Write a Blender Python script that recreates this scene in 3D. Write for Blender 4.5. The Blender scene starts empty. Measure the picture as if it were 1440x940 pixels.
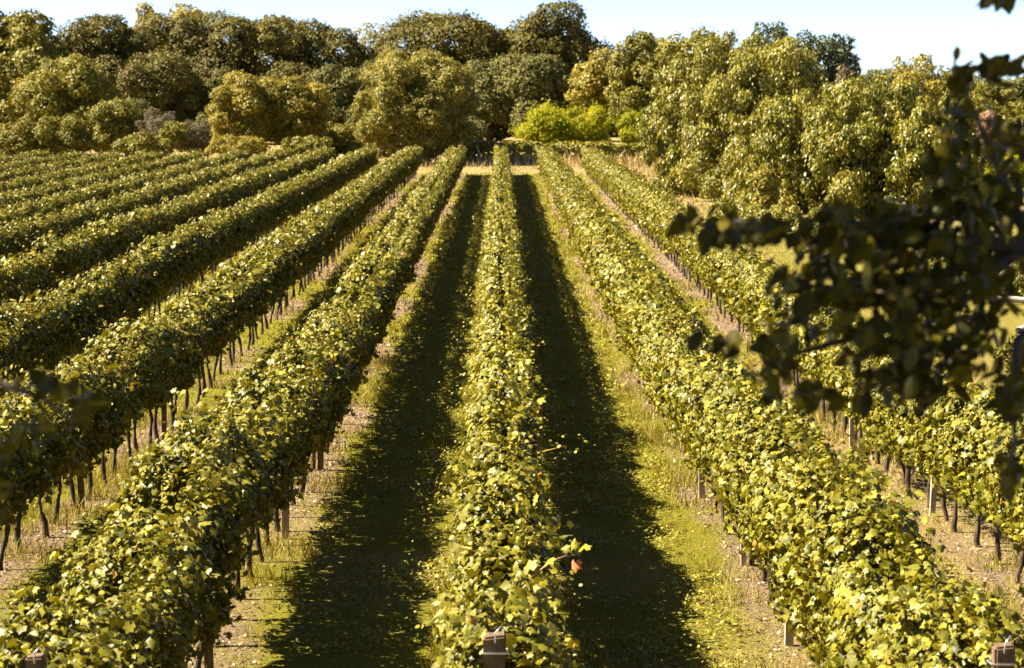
import bpy, math, random
import numpy as np
from mathutils import Vector, Matrix

C = bpy.context.scene
COL = C.collection
rad = math.radians
rng = np.random.default_rng(11)
random.seed(5)

# ------------------------------------------------------------------ camera, sky, sun, exposure
EYE = 5.1
F_PX = 3000.0                      # 75 mm on a 36 mm sensor, in pixels of a 1440-wide picture
cam_d = bpy.data.cameras.new('camera')
cam_d.lens = 75.0
cam_d.sensor_width = 36.0
cam_d.clip_start = 0.1
cam_d.clip_end = 5000.0
cam_d.dof.use_dof = True
cam_d.dof.focus_distance = 22.0
cam_d.dof.aperture_fstop = 4.6
cam_d.dof.aperture_blades = 0
cam = bpy.data.objects.new('camera', cam_d)
COL.objects.link(cam)
cam.location = (0.0, 0.0, EYE)
cam.rotation_euler = (rad(90) - math.atan(347 / F_PX), 0, -math.atan(16 / F_PX))
C.camera = cam
CAM_M = cam.rotation_euler.to_matrix()

SUN_TO = Vector((-0.98, 0.08, 1.0)).normalized()
SUN_EL = math.asin(SUN_TO.z)
SUN_ROT = math.atan2(SUN_TO.x, SUN_TO.y)
world = bpy.data.worlds.new('World')
C.world = world
world.use_nodes = True
wn = world.node_tree
wn.nodes.clear()
sky = wn.nodes.new('ShaderNodeTexSky')
sky.sky_type = 'NISHITA'
sky.sun_disc = False
sky.sun_elevation = SUN_EL
sky.sun_rotation = SUN_ROT
sky.air_density = 0.38
sky.dust_density = 0.22
sky.ozone_density = 1.0
bg = wn.nodes.new('ShaderNodeBackground')
bg.inputs['Strength'].default_value = 0.05
wo = wn.nodes.new('ShaderNodeOutputWorld')
wn.links.new(sky.outputs[0], bg.inputs['Color'])
wn.links.new(bg.outputs[0], wo.inputs['Surface'])

sun_d = bpy.data.lights.new('sun', 'SUN')
sun_d.energy = 5.0
sun_d.angle = rad(0.53)
sun_d.color = (1.0, 0.90, 0.68)
sun = bpy.data.objects.new('sun', sun_d)
COL.objects.link(sun)
sun.rotation_euler = SUN_TO.to_track_quat('Z', 'Y').to_euler()

C.view_settings.view_transform = 'Standard'
C.view_settings.look = 'None'
C.view_settings.gamma = 1.0
C.view_settings.use_curve_mapping = False
C.view_settings.exposure = 2.5
C.render.engine = 'CYCLES'
C.cycles.max_bounces = 6
C.cycles.diffuse_bounces = 2
C.cycles.transmission_bounces = 2
C.cycles.use_denoising = True


def at(px, py, Y):
    """World point seen at a pixel of the 1440 x 940 photograph, Y metres away."""
    d = CAM_M @ Vector(((px - 720) / F_PX, -(py - 470) / F_PX, -1.0))
    t = Y / d.y
    return d.x * t, Y, EYE + d.z * t


# ------------------------------------------------------------------ small helpers
def tag(o, label=None, cat=None, group=None, kind=None):
    if label: o['label'] = label
    if cat: o['category'] = cat
    if group: o['group'] = group
    if kind: o['kind'] = kind
    return o


def empty(name, loc, label, cat, group=None):
    o = bpy.data.objects.new(name, None)
    o.empty_display_size = 0.3
    COL.objects.link(o)
    o.location = loc
    return tag(o, label, cat, group)


def obj(name, me, mat=None, parent=None, loc=None):
    if mat is not None and not me.materials:
        me.materials.append(mat)
    o = bpy.data.objects.new(name, me)
    COL.objects.link(o)
    if parent is not None:
        o.parent = parent
    if loc is not None:
        o.location = loc
    return o


def raw_mesh(name, verts, faces, tint=None, smooth=False):
    """verts (n,3); faces (m,k) all of one size; tint (n,) a per-point number."""
    me = bpy.data.meshes.new(name)
    verts = np.ascontiguousarray(verts, dtype=np.float32)
    faces = np.ascontiguousarray(faces, dtype=np.int32)
    m, k = faces.shape
    me.vertices.add(len(verts))
    me.vertices.foreach_set('co', verts.ravel())
    me.loops.add(m * k)
    me.loops.foreach_set('vertex_index', faces.ravel())
    me.polygons.add(m)
    me.polygons.foreach_set('loop_start', np.arange(0, m * k, k, dtype=np.int32))
    if smooth:
        me.polygons.foreach_set('use_smooth', np.ones(m, dtype=bool))
    me.update(calc_edges=True)
    if tint is not None:
        a = me.attributes.new('tint', 'FLOAT', 'POINT')
        a.data.foreach_set('value', np.ascontiguousarray(tint, dtype=np.float32))
    return me


def vnoise(x, y, scale, seed=0):
    """Smooth 2-D value noise, 0..1."""
    x = np.asarray(x, float) / scale; y = np.asarray(y, float) / scale
    xi = np.floor(x).astype(np.int64); yi = np.floor(y).astype(np.int64)
    fx = x - xi; fy = y - yi
    fx = fx * fx * (3 - 2 * fx); fy = fy * fy * (3 - 2 * fy)

    def h(a, b):
        n = (a * 374761393 + b * 668265263 + seed * 974634777) & 0x7fffffff
        n = ((n ^ (n >> 13)) * 1274126177) & 0x7fffffff
        return ((n ^ (n >> 16)) & 0xffff) / 65535.0
    return (h(xi, yi) * (1 - fx) + h(xi + 1, yi) * fx) * (1 - fy) + (h(xi, yi + 1) * (1 - fx) + h(xi + 1, yi + 1) * fx) * fy


def fnoise(x, y, scale, seed=0):
    return 0.55 * vnoise(x, y, scale, seed) + 0.3 * vnoise(x, y, scale / 2.3, seed + 7) + 0.15 * vnoise(x, y, scale / 5.1, seed + 13)


def vnoise3(p, scale, seed=0):
    p = np.asarray(p, float) / scale
    i = np.floor(p).astype(np.int64); f = p - i; f = f * f * (3 - 2 * f)
    out = 0
    for dx in (0, 1):
        for dy in (0, 1):
            for dz in (0, 1):
                n = ((i[:, 0] + dx) * 374761393 + (i[:, 1] + dy) * 668265263 + (i[:, 2] + dz) * 1442695041 + seed * 974634777) & 0x7fffffff
                n = ((n ^ (n >> 13)) * 1274126177) & 0x7fffffff
                v = ((n ^ (n >> 16)) & 0xffff) / 65535.0
                out = out + v * (f[:, 0] if dx else 1 - f[:, 0]) * (f[:, 1] if dy else 1 - f[:, 1]) * (f[:, 2] if dz else 1 - f[:, 2])
    return out


def sstep(a, b, x):
    t = np.clip((np.asarray(x, float) - a) / (b - a), 0, 1)
    return t * t * (3 - 2 * t)


def terrain(x, y):
    x = np.asarray(x, float); y = np.asarray(y, float)
    z = 0.42 * sstep(34, 15, y)                                  # the near ground rises towards the viewer
    z = z + 2.9 * sstep(9.5, 1.0, y)                             # grassy bank under the viewer
    z = z - 0.45 * sstep(-4, -22, x)                             # falls a little to the far side of the rows
    z = z + 0.06 * (fnoise(x, y, 6.0, 3) - 0.5) + 0.9 * sstep(260, 700, y)
    return z


def tube(pts, radii, sides=7, cap=True):
    """A tapered tube through pts; returns verts, quad faces (caps as degenerate-free fans of quads are left open at the base)."""
    pts = np.asarray(pts, float); n = len(pts)
    V = []
    prev = None
    for i in range(n):
        d = pts[min(i + 1, n - 1)] - pts[max(i - 1, 0)]
        d = d / (np.linalg.norm(d) + 1e-9)
        ref = prev if prev is not None else (np.array([1.0, 0, 0]) if abs(d[0]) < 0.8 else np.array([0, 1.0, 0]))
        u = ref - d * np.dot(ref, d); u /= np.linalg.norm(u)
        prev = u
        w = np.cross(d, u)
        for k in range(sides):
            a = 2 * math.pi * k / sides
            V.append(pts[i] + radii[i] * (math.cos(a) * u + math.sin(a) * w))
    Fc = []
    for i in range(n - 1):
        for k in range(sides):
            k2 = (k + 1) % sides
            Fc.append((i * sides + k, i * sides + k2, (i + 1) * sides + k2, (i + 1) * sides + k))
    if cap:
        V.append(pts[-1] + (pts[-1] - pts[-2]) * 0.02)
        c = len(V) - 1
        for k in range(0, sides):
            k2 = (k + 1) % sides
            Fc.append(((n - 1) * sides + k, (n - 1) * sides + k2, c, c))
    return np.array(V), Fc


def tubes_mesh(name, list_of):
    """One mesh out of several joined tubes (a trunk and its limbs)."""
    V = []; F4 = []; off = 0
    for pts, radii, sides in list_of:
        v, f = tube(pts, radii, sides, cap=False)
        V.append(v); F4 += [tuple(i + off for i in q) for q in f]; off += len(v)
    return raw_mesh(name, np.concatenate(V), np.array(F4), smooth=True)


# ------------------------------------------------------------------ leaves as real folded blades
def fan(outline, centre, zf):
    o = np.array(outline, float)
    v = np.zeros((len(o) + 1, 3)); v[:-1, :2] = o; v[-1, :2] = centre
    v[:, 2] = zf * (np.abs(v[:, 0]) ** 1.3) - 0.30 * np.clip(v[:, 1], 0, 1) ** 2
    n = len(o)
    f = np.array([(i, (i + 1) % n, n) for i in range(n)])
    return v, f


_half = [(0.0, -0.14), (0.22, -0.42), (0.50, -0.20), (0.40, 0.04), (0.53, 0.30), (0.22, 0.33), (0.0, 0.62)]
_vine_outline = _half + [(-x, y) for x, y in _half[-2:0:-1]]
SHAPES = {
    'vine': fan(_vine_outline, (0, 0.05), -0.50),
    'lobed': (np.array([(0, -.36, 0), (.46, -.15, -.14), (.34, .36, -.12), (0, .56, -.10), (-.34, .36, -.12), (-.46, -.15, -.14)], float),
              np.array([(0, 1, 2), (0, 2, 3), (0, 3, 4), (0, 4, 5)])),
    'rhomb': (np.array([(0, -.5, 0), (.42, -.02, -.13), (0, .5, -.06), (-.42, -.02, -.13)], float),
              np.array([(0, 1, 2), (0, 2, 3)])),
    'lance': (np.array([(0, -.5, 0), (.19, -.1, -.05), (.14, .2, -.08), (0, .52, -.16), (-.14, .2, -.08), (-.19, -.1, -.05)], float),
              np.array([(0, 1, 2), (0, 2, 3), (0, 3, 4), (0, 4, 5)])),
    'oval': (np.array([(0, -.5, 0), (.22, -.34, -.04), (.32, -.05, -.07), (.22, .26, -.09), (0, .54, -.14), (-.22, .26, -.09), (-.32, -.05, -.07), (-.22, -.34, -.04), (0, 0, .0)], float),
             np.array([(i, (i + 1) % 8, 8) for i in range(8)])),
    'cane': (np.array([(-.012, 0, 0), (.012, 0, 0), (.008, .55, .05), (.003, 1.0, .16), (-.008, .55, .05)], float),
             np.array([(0, 1, 2), (0, 2, 4), (4, 2, 3)])),
    'blade': (np.array([(-.06, 0, 0), (.06, 0, 0), (.04, .55, .10), (0, 1.0, .34), (-.04, .55, .10)], float),
              np.array([(0, 1, 2), (0, 2, 4), (4, 2, 3)])),
}


def unit(a):
    return a / (np.linalg.norm(a, axis=1, keepdims=True) + 1e-9)


def leaf_arrays(P, N, T, S, shape, tint):
    """P centres, N face normals, T tip directions, S sizes -> verts, tris, tint per vert."""
    lv, lf = SHAPES[shape]
    N = unit(N)
    T = unit(T - N * np.sum(T * N, axis=1, keepdims=True))
    X = np.cross(T, N)
    k = len(lv); n = len(P)
    fold = rng.uniform(0.2, 2.6, n)[:, None, None]
    wid = rng.uniform(0.8, 1.15, n)[:, None, None]
    V = P[:, None, :] + S[:, None, None] * (lv[None, :, 0:1] * wid * X[:, None, :] + lv[None, :, 1:2] * T[:, None, :] + lv[None, :, 2:3] * fold * N[:, None, :])
    Fc = lf[None, :, :] + (np.arange(n) * k)[:, None, None]
    return V.reshape(-1, 3), Fc.reshape(-1, 3), np.repeat(tint, k)


class Leaves:
    def __init__(self):
        self.v = []; self.f = []; self.t = []; self.n = 0

    def add(self, *a):
        if len(a[0]) == 0: return
        v, f, t = leaf_arrays(*a)
        self.v.append(v); self.f.append(f + self.n); self.t.append(t); self.n += len(v)

    def mesh(self, name, origin=(0, 0, 0)):
        return raw_mesh(name, np.concatenate(self.v) - np.array(origin), np.concatenate(self.f), np.concatenate(self.t))


# ------------------------------------------------------------------ materials
def nodes_of(name):
    m = bpy.data.materials.new(name)
    m.use_nodes = True
    nt = m.node_tree
    nt.nodes.clear()
    out = nt.nodes.new('ShaderNodeOutputMaterial')
    return m, nt, out


def ramp(nt, stops, fac=None):
    r = nt.nodes.new('ShaderNodeValToRGB')
    e = r.color_ramp.elements
    while len(e) < len(stops):
        e.new(0.5)
    for i, (p, c) in enumerate(stops):
        e[i].position = p; e[i].color = (*c, 1)
    if fac is not None:
        nt.links.new(fac, r.inputs[0])
    return r


def leaf_mat(name, stops, under=1.25, rough=0.5, spec=0.22, trans=0.22, tcol=(1.5, 1.25, 0.5)):
    m, nt, out = nodes_of(name)
    L = nt.links
    a = nt.nodes.new('ShaderNodeAttribute'); a.attribute_name = 'tint'
    r = ramp(nt, stops, a.outputs['Fac'])
    geo = nt.nodes.new('ShaderNodeNewGeometry')
    tc = nt.nodes.new('ShaderNodeTexCoord')
    nz = nt.nodes.new('ShaderNodeTexNoise'); nz.inputs['Scale'].default_value = 26; nz.inputs['Detail'].default_value = 3
    L.new(tc.outputs['Object'], nz.inputs['Vector'])
    mott = ramp(nt, [(0.34, (.62, .66, .6)), (0.5, (1, 1, 1)), (0.68, (1.22, 1.12, 1.0))], nz.outputs[0])
    mul = nt.nodes.new('ShaderNodeMix'); mul.data_type = 'RGBA'; mul.blend_type = 'MULTIPLY'; mul.inputs[0].default_value = 1
    L.new(r.outputs[0], mul.inputs[6]); L.new(mott.outputs[0], mul.inputs[7])
    und = nt.nodes.new('ShaderNodeMix'); und.data_type = 'RGBA'; und.blend_type = 'MULTIPLY'; und.inputs[0].default_value = 1
    L.new(mul.outputs[2], und.inputs[6]); und.inputs[7].default_value = (under, under, under * 1.15, 1)
    side = nt.nodes.new('ShaderNodeMix'); side.data_type = 'RGBA'
    L.new(geo.outputs['Backfacing'], side.inputs[0]); L.new(mul.outputs[2], side.inputs[6]); L.new(und.outputs[2], side.inputs[7])
    p = nt.nodes.new('ShaderNodeBsdfPrincipled')
    L.new(side.outputs[2], p.inputs['Base Color'])
    p.inputs['Roughness'].default_value = rough
    p.inputs['Specular IOR Level'].default_value = spec
    t = nt.nodes.new('ShaderNodeBsdfTranslucent')
    tm = nt.nodes.new('ShaderNodeMix'); tm.data_type = 'RGBA'; tm.blend_type = 'MULTIPLY'; tm.inputs[0].default_value = 1
    L.new(r.outputs[0], tm.inputs[6]); tm.inputs[7].default_value = (*tcol, 1)
    L.new(tm.outputs[2], t.inputs['Color'])
    mx = nt.nodes.new('ShaderNodeMixShader'); mx.inputs[0].default_value = trans
    L.new(p.outputs[0], mx.inputs[1]); L.new(t.outputs[0], mx.inputs[2])
    L.new(mx.outputs[0], out.inputs['Surface'])
    return m


def bark_mat(name, c1, c2, scale=14.0, rough=0.9):
    m, nt, out = nodes_of(name)
    L = nt.links
    tc = nt.nodes.new('ShaderNodeTexCoord')
    mp = nt.nodes.new('ShaderNodeMapping'); mp.inputs['Scale'].default_value = (1, 1, 0.25)
    L.new(tc.outputs['Object'], mp.inputs[0])
    n = nt.nodes.new('ShaderNodeTexNoise'); n.inputs['Scale'].default_value = scale; n.inputs['Detail'].default_value = 6; n.inputs['Roughness'].default_value = 0.7
    L.new(mp.outputs[0], n.inputs['Vector'])
    r = ramp(nt, [(0.32, c1), (0.68, c2)], n.outputs[0])
    p = nt.nodes.new('ShaderNodeBsdfPrincipled'); p.inputs['Roughness'].default_value = rough
    p.inputs['Specular IOR Level'].default_value = 0.2
    L.new(r.outputs[0], p.inputs['Base Color'])
    b = nt.nodes.new('ShaderNodeBump'); b.inputs['Strength'].default_value = 0.9; b.inputs['Distance'].default_value = 0.02
    L.new(n.outputs[0], b.inputs['Height']); L.new(b.outputs[0], p.inputs['Normal'])
    L.new(p.outputs[0], out.inputs['Surface'])
    return m


def plain_mat(name, c, rough=0.6, metal=0.0, var=0.25, scale=9.0):
    m, nt, out = nodes_of(name)
    L = nt.links
    tc = nt.nodes.new('ShaderNodeTexCoord')
    n = nt.nodes.new('ShaderNodeTexNoise'); n.inputs['Scale'].default_value = scale; n.inputs['Detail'].default_value = 5
    L.new(tc.outputs['Object'], n.inputs['Vector'])
    r = ramp(nt, [(0.3, tuple(x * (1 - var) for x in c)), (0.7, tuple(min(1, x * (1 + var)) for x in c))], n.outputs[0])
    p = nt.nodes.new('ShaderNodeBsdfPrincipled'); p.inputs['Roughness'].default_value = rough; p.inputs['Metallic'].default_value = metal
    L.new(r.outputs[0], p.inputs['Base Color'])
    L.new(p.outputs[0], out.inputs['Surface'])
    return m


M = {}
M['vine'] = leaf_mat('vine leaf', [(0.0, (.048, .050, .004)), (0.35, (.110, .103, .007)), (0.7, (.195, .170, .014)), (0.93, (.30, .25, .040)), (1.0, (.28, .15, .03))], rough=0.46, spec=0.22, trans=0.15)
M['oak'] = leaf_mat('dark oak leaf', [(0.0, (.046, .042, .009)), (0.5, (.095, .082, .017)), (1.0, (.160, .128, .028))], trans=0.10, rough=0.6, spec=0.1)
M['oakgrey'] = leaf_mat('grey green leaf', [(0.0, (.052, .053, .014)), (0.5, (.105, .100, .026)), (1.0, (.170, .150, .042))], trans=0.10, rough=0.6, spec=0.1)
M['olive'] = leaf_mat('olive green leaf', [(0.0, (.078, .076, .008)), (0.5, (.145, .132, .015)), (1.0, (.22, .185, .028))], trans=0.16, spec=0.15)
M['gold'] = leaf_mat('yellow green leaf', [(0.0, (.12, .105, .012)), (0.5, (.20, .165, .020)), (1.0, (.30, .235, .035))], trans=0.25)
M['roundleaf'] = leaf_mat('round tree leaf', [(0.0, (.100, .092, .012)), (0.5, (.175, .155, .024)), (1.0, (.26, .215, .045))], trans=0.16, spec=0.15)
M['bright'] = leaf_mat('bright green leaf', [(0.0, (.14, .165, .006)), (0.5, (.235, .245, .009)), (1.0, (.36, .335, .020))], trans=0.3, spec=.1)
M['cherry'] = leaf_mat('cherry leaf', [(0.0, (.080, .084, .006)), (0.45, (.165, .156, .014)), (0.85, (.27, .235, .038)), (1.0, (.36, .29, .055))], trans=0.16, rough=0.40, spec=0.35)
M['bluegreen'] = leaf_mat('blue green leaf', [(0.0, (.030, .040, .020)), (0.5, (.055, .066, .030)), (1.0, (.10, .10, .035))], trans=0.12)
M['dry'] = leaf_mat('dry twig leaf', [(0.0, (.07, .058, .034)), (0.5, (.115, .094, .052)), (1.0, (.18, .145, .08))], trans=0.05, rough=0.8, spec=0.2)
M['pink'] = leaf_mat('pinkish dead leaf', [(0.0, (.22, .13, .08)), (1.0, (.36, .24, .16))], trans=0.05, rough=0.8, spec=0.2)
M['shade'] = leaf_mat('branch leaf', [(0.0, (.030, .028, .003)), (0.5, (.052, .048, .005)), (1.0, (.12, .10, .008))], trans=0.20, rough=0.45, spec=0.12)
M['grass'] = leaf_mat('grass', [(0.0, (.085, .088, .005)), (0.35, (.170, .156, .011)), (0.62, (.26, .212, .028)), (0.82, (.30, .225, .085)), (1.0, (.44, .33, .17))], rough=0.6, spec=0.25, trans=0.15, under=1.0)
M['straw'] = leaf_mat('dry straw', [(0.0, (.16, .115, .038)), (0.5, (.28, .20, .080)), (1.0, (.44, .33, .16))], rough=0.7, spec=0.2, trans=0.15, under=1.0)
M['litter'] = leaf_mat('fallen leaf', [(0.0, (.07, .042, .022)), (0.55, (.17, .11, .06)), (0.9, (.32, .23, .14)), (1.0, (.55, .46, .36))], rough=0.7, spec=0.2, trans=0.0, under=1.0)
M['orange'] = leaf_mat('orange leaf', [(0.0, (.45, .14, .05)), (1.0, (.60, .22, .09))], trans=0.2)
M['bark'] = bark_mat('vine bark', (.020, .014, .008), (.10, .070, .046), 24)
M['tbark'] = bark_mat('tree bark', (.045, .034, .024), (.14, .11, .08), 6)
M['cane'] = plain_mat('vine cane', (.24, .13, .06), 0.7)
M['wood'] = bark_mat('weathered post wood', (.055, .035, .020), (.17, .115, .070), 22)
M['pale'] = bark_mat('pale post wood', (.22, .165, .115), (.46, .37, .28), 24)
M['metal'] = plain_mat('galvanised metal', (.55, .55, .55), 0.35, 0.8, 0.15)
M['deadwood'] = bark_mat('bleached dead wood', (.24, .20, .16), (.46, .40, .34), 12)
M['bluesheet'] = plain_mat('blue plastic', (.16, .33, .62), 0.35, 0, 0.2)

# ------------------------------------------------------------------ the ground
SP = 2.5                       # metres between rows
X0 = 0.03
ROWS = list(range(-13, 3))
Y_NEAR, Y_FAR = 9.4, 125.0


def dry_and_bare(x, y):
    """Two numbers per point: how much of the sward is dry straw, how much is bare earth."""
    d = np.abs((x - X0 + SP / 2) % SP - SP / 2)                      # distance to the nearest row line
    inside = (x > ROWS[0] * SP - 1.2) & (x < 2 * SP + 1.0) & (y < Y_FAR + 0.3)
    nz = fnoise(x, y, 1.7, 21); nb = fnoise(x, y, 0.9, 31); nl = fnoise(x, y, 4.5, 41)
    bare = np.clip(1.35 - d / (0.40 + 0.5 * (nz - 0.35)), 0, 1) * np.clip(0.25 + 1.5 * nb, 0, 1)
    bare = np.clip(bare * np.clip(2.4 * (nl - 0.28), .04, 1), 0, 1)
    bare = np.where(inside, bare, 0.10 * nz)
    dry = 0.02 + 0.42 * sstep(0.48, 0.78, fnoise(x, y, 2.6, 51)) + 0.42 * np.clip(1 - d / 0.6, 0, 1) * nz * (0.4 + 0.8 * nl)
    right = sstep(2.3, 3.6, x) * sstep(60, 28, y)                     # parched ground on the far right
    dry = np.maximum(dry, 0.95 * right * (0.35 + 0.8 * nz))
    dry = np.where((x > 5.6), np.maximum(dry, 0.25 + 0.3 * nz + 0.45 * sstep(70, 95, y)), dry)
    dry = np.where(y > Y_FAR + 0.5, np.maximum(dry, 0.30 + 0.5 * nz + 0.25 * sstep(Y_FAR + 1, Y_FAR + 6, y)), dry)
    return np.clip(dry, 0, 1), bare


def build_ground():
    xs = np.concatenate([[-900, -500, -300, -200, -140, -100, -70, -50], np.arange(-36, 20, 0.22), [22, 26, 32, 45, 70, 100, 140, 200, 300, 500, 900]])
    ys = np.concatenate([[-60, -30, -15, -8], np.arange(-4, 9, 1.0), np.arange(9, 45, 0.25), np.arange(45, 90, 0.5), np.arange(90, 160, 1.0), np.arange(160, 260, 5), [280, 320, 400, 520, 700, 1000, 1600, 2500]])
    X, Y = np.meshgrid(xs, ys)
    Z = terrain(X, Y)
    dry, bare = dry_and_bare(X, Y)
    V = np.stack([X, Y, Z], -1).reshape(-1, 3)
    nx, ny = len(xs), len(ys)
    i = np.arange((ny - 1) * nx).reshape(ny - 1, nx)[:, :-1].ravel()
    Fq = np.stack([i, i + 1, i + nx + 1, i + nx], 1)
    me = raw_mesh('ground', V, Fq, smooth=True)
    for nm, val in (('dry', dry), ('bare', bare)):
        a = me.attributes.new(nm, 'FLOAT', 'POINT')
        a.data.foreach_set('value', np.ascontiguousarray(val.ravel(), dtype=np.float32))
    m, nt, out = nodes_of('vineyard ground')
    L = nt.links
    tc = nt.nodes.new('ShaderNodeTexCoord')
    n1 = nt.nodes.new('ShaderNodeTexNoise'); n1.inputs['Scale'].default_value = 7; n1.inputs['Detail'].default_value = 8; n1.inputs['Roughness'].default_value = 0.75
    n2 = nt.nodes.new('ShaderNodeTexNoise'); n2.inputs['Scale'].default_value = 22; n2.inputs['Detail'].default_value = 6; n2.inputs['Roughness'].default_value = 0.7
    L.new(tc.outputs['Object'], n1.inputs['Vector']); L.new(tc.outputs['Object'], n2.inputs['Vector'])
    ad = nt.nodes.new('ShaderNodeAttribute'); ad.attribute_name = 'dry'
    ab = nt.nodes.new('ShaderNodeAttribute'); ab.attribute_name = 'bare'

    def math_(op, a, b):
        q = nt.nodes.new('ShaderNodeMath'); q.operation = op
        for k, s in enumerate((a, b)):
            if isinstance(s, (int, float)): q.inputs[k].default_value = s
            else: L.new(s, q.inputs[k])
        return q.outputs[0]

    def mixc(f, a, b):
        q = nt.nodes.new('ShaderNodeMix'); q.data_type = 'RGBA'
        L.new(f, q.inputs[0]); L.new(a, q.inputs[6]); L.new(b, q.inputs[7])
        return q.outputs[2]
    grass = ramp(nt, [(0.25, (.065, .068, .004)), (0.5, (.160, .146, .011)), (0.75, (.26, .212, .030))], n2.outputs[0])
    straw = ramp(nt, [(0.25, (.13, .092, .034)), (0.5, (.235, .175, .070)), (0.75, (.36, .275, .13))], n2.outputs[0])
    earth = ramp(nt, [(0.28, (.070, .045, .028)), (0.5, (.19, .128, .080)), (0.70, (.40, .30, .20))], n2.outputs[0])
    dsum = math_('ADD', ad.outputs['Fac'], math_('MULTIPLY', math_('SUBTRACT', n1.outputs[0], 0.5), 0.9))
    bsum = math_('ADD', ab.outputs['Fac'], math_('MULTIPLY', math_('SUBTRACT', n1.outputs[0], 0.5), 0.9))
    r1 = ramp(nt, [(0.25, (0, 0, 0)), (0.75, (1, 1, 1))], dsum)
    r2 = ramp(nt, [(0.30, (0, 0, 0)), (0.62, (1, 1, 1))], bsum)
    col = mixc(r2.outputs[0], mixc(r1.outputs[0], grass.outputs[0], straw.outputs[0]), earth.outputs[0])
    p = nt.nodes.new('ShaderNodeBsdfPrincipled'); p.inputs['Roughness'].default_value = 0.95; p.inputs['Specular IOR Level'].default_value = 0.1
    L.new(col, p.inputs['Base Color'])
    b = nt.nodes.new('ShaderNodeBump'); b.inputs['Strength'].default_value = 1.0; b.inputs['Distance'].default_value = 0.10
    L.new(n2.outputs[0], b.inputs['Height']); L.new(b.outputs[0], p.inputs['Normal'])
    L.new(p.outputs[0], out.inputs['Surface'])
    o = obj('ground', me, m)
    tag(o, kind='structure')


build_ground()


# ------------------------------------------------------------------ grass, straw and litter
def in_view(x, y, margin=1.0):
    half = 0.245 * y + margin
    return (x > -half) & (x < half)


def scatter(x0, x1, y0, y1, dens):
    n = int((x1 - x0) * (y1 - y0) * dens)
    x = rng.uniform(x0, x1, n); y = rng.uniform(y0, y1, n)
    k = in_view(x, y)
    return x[k], y[k]


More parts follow.
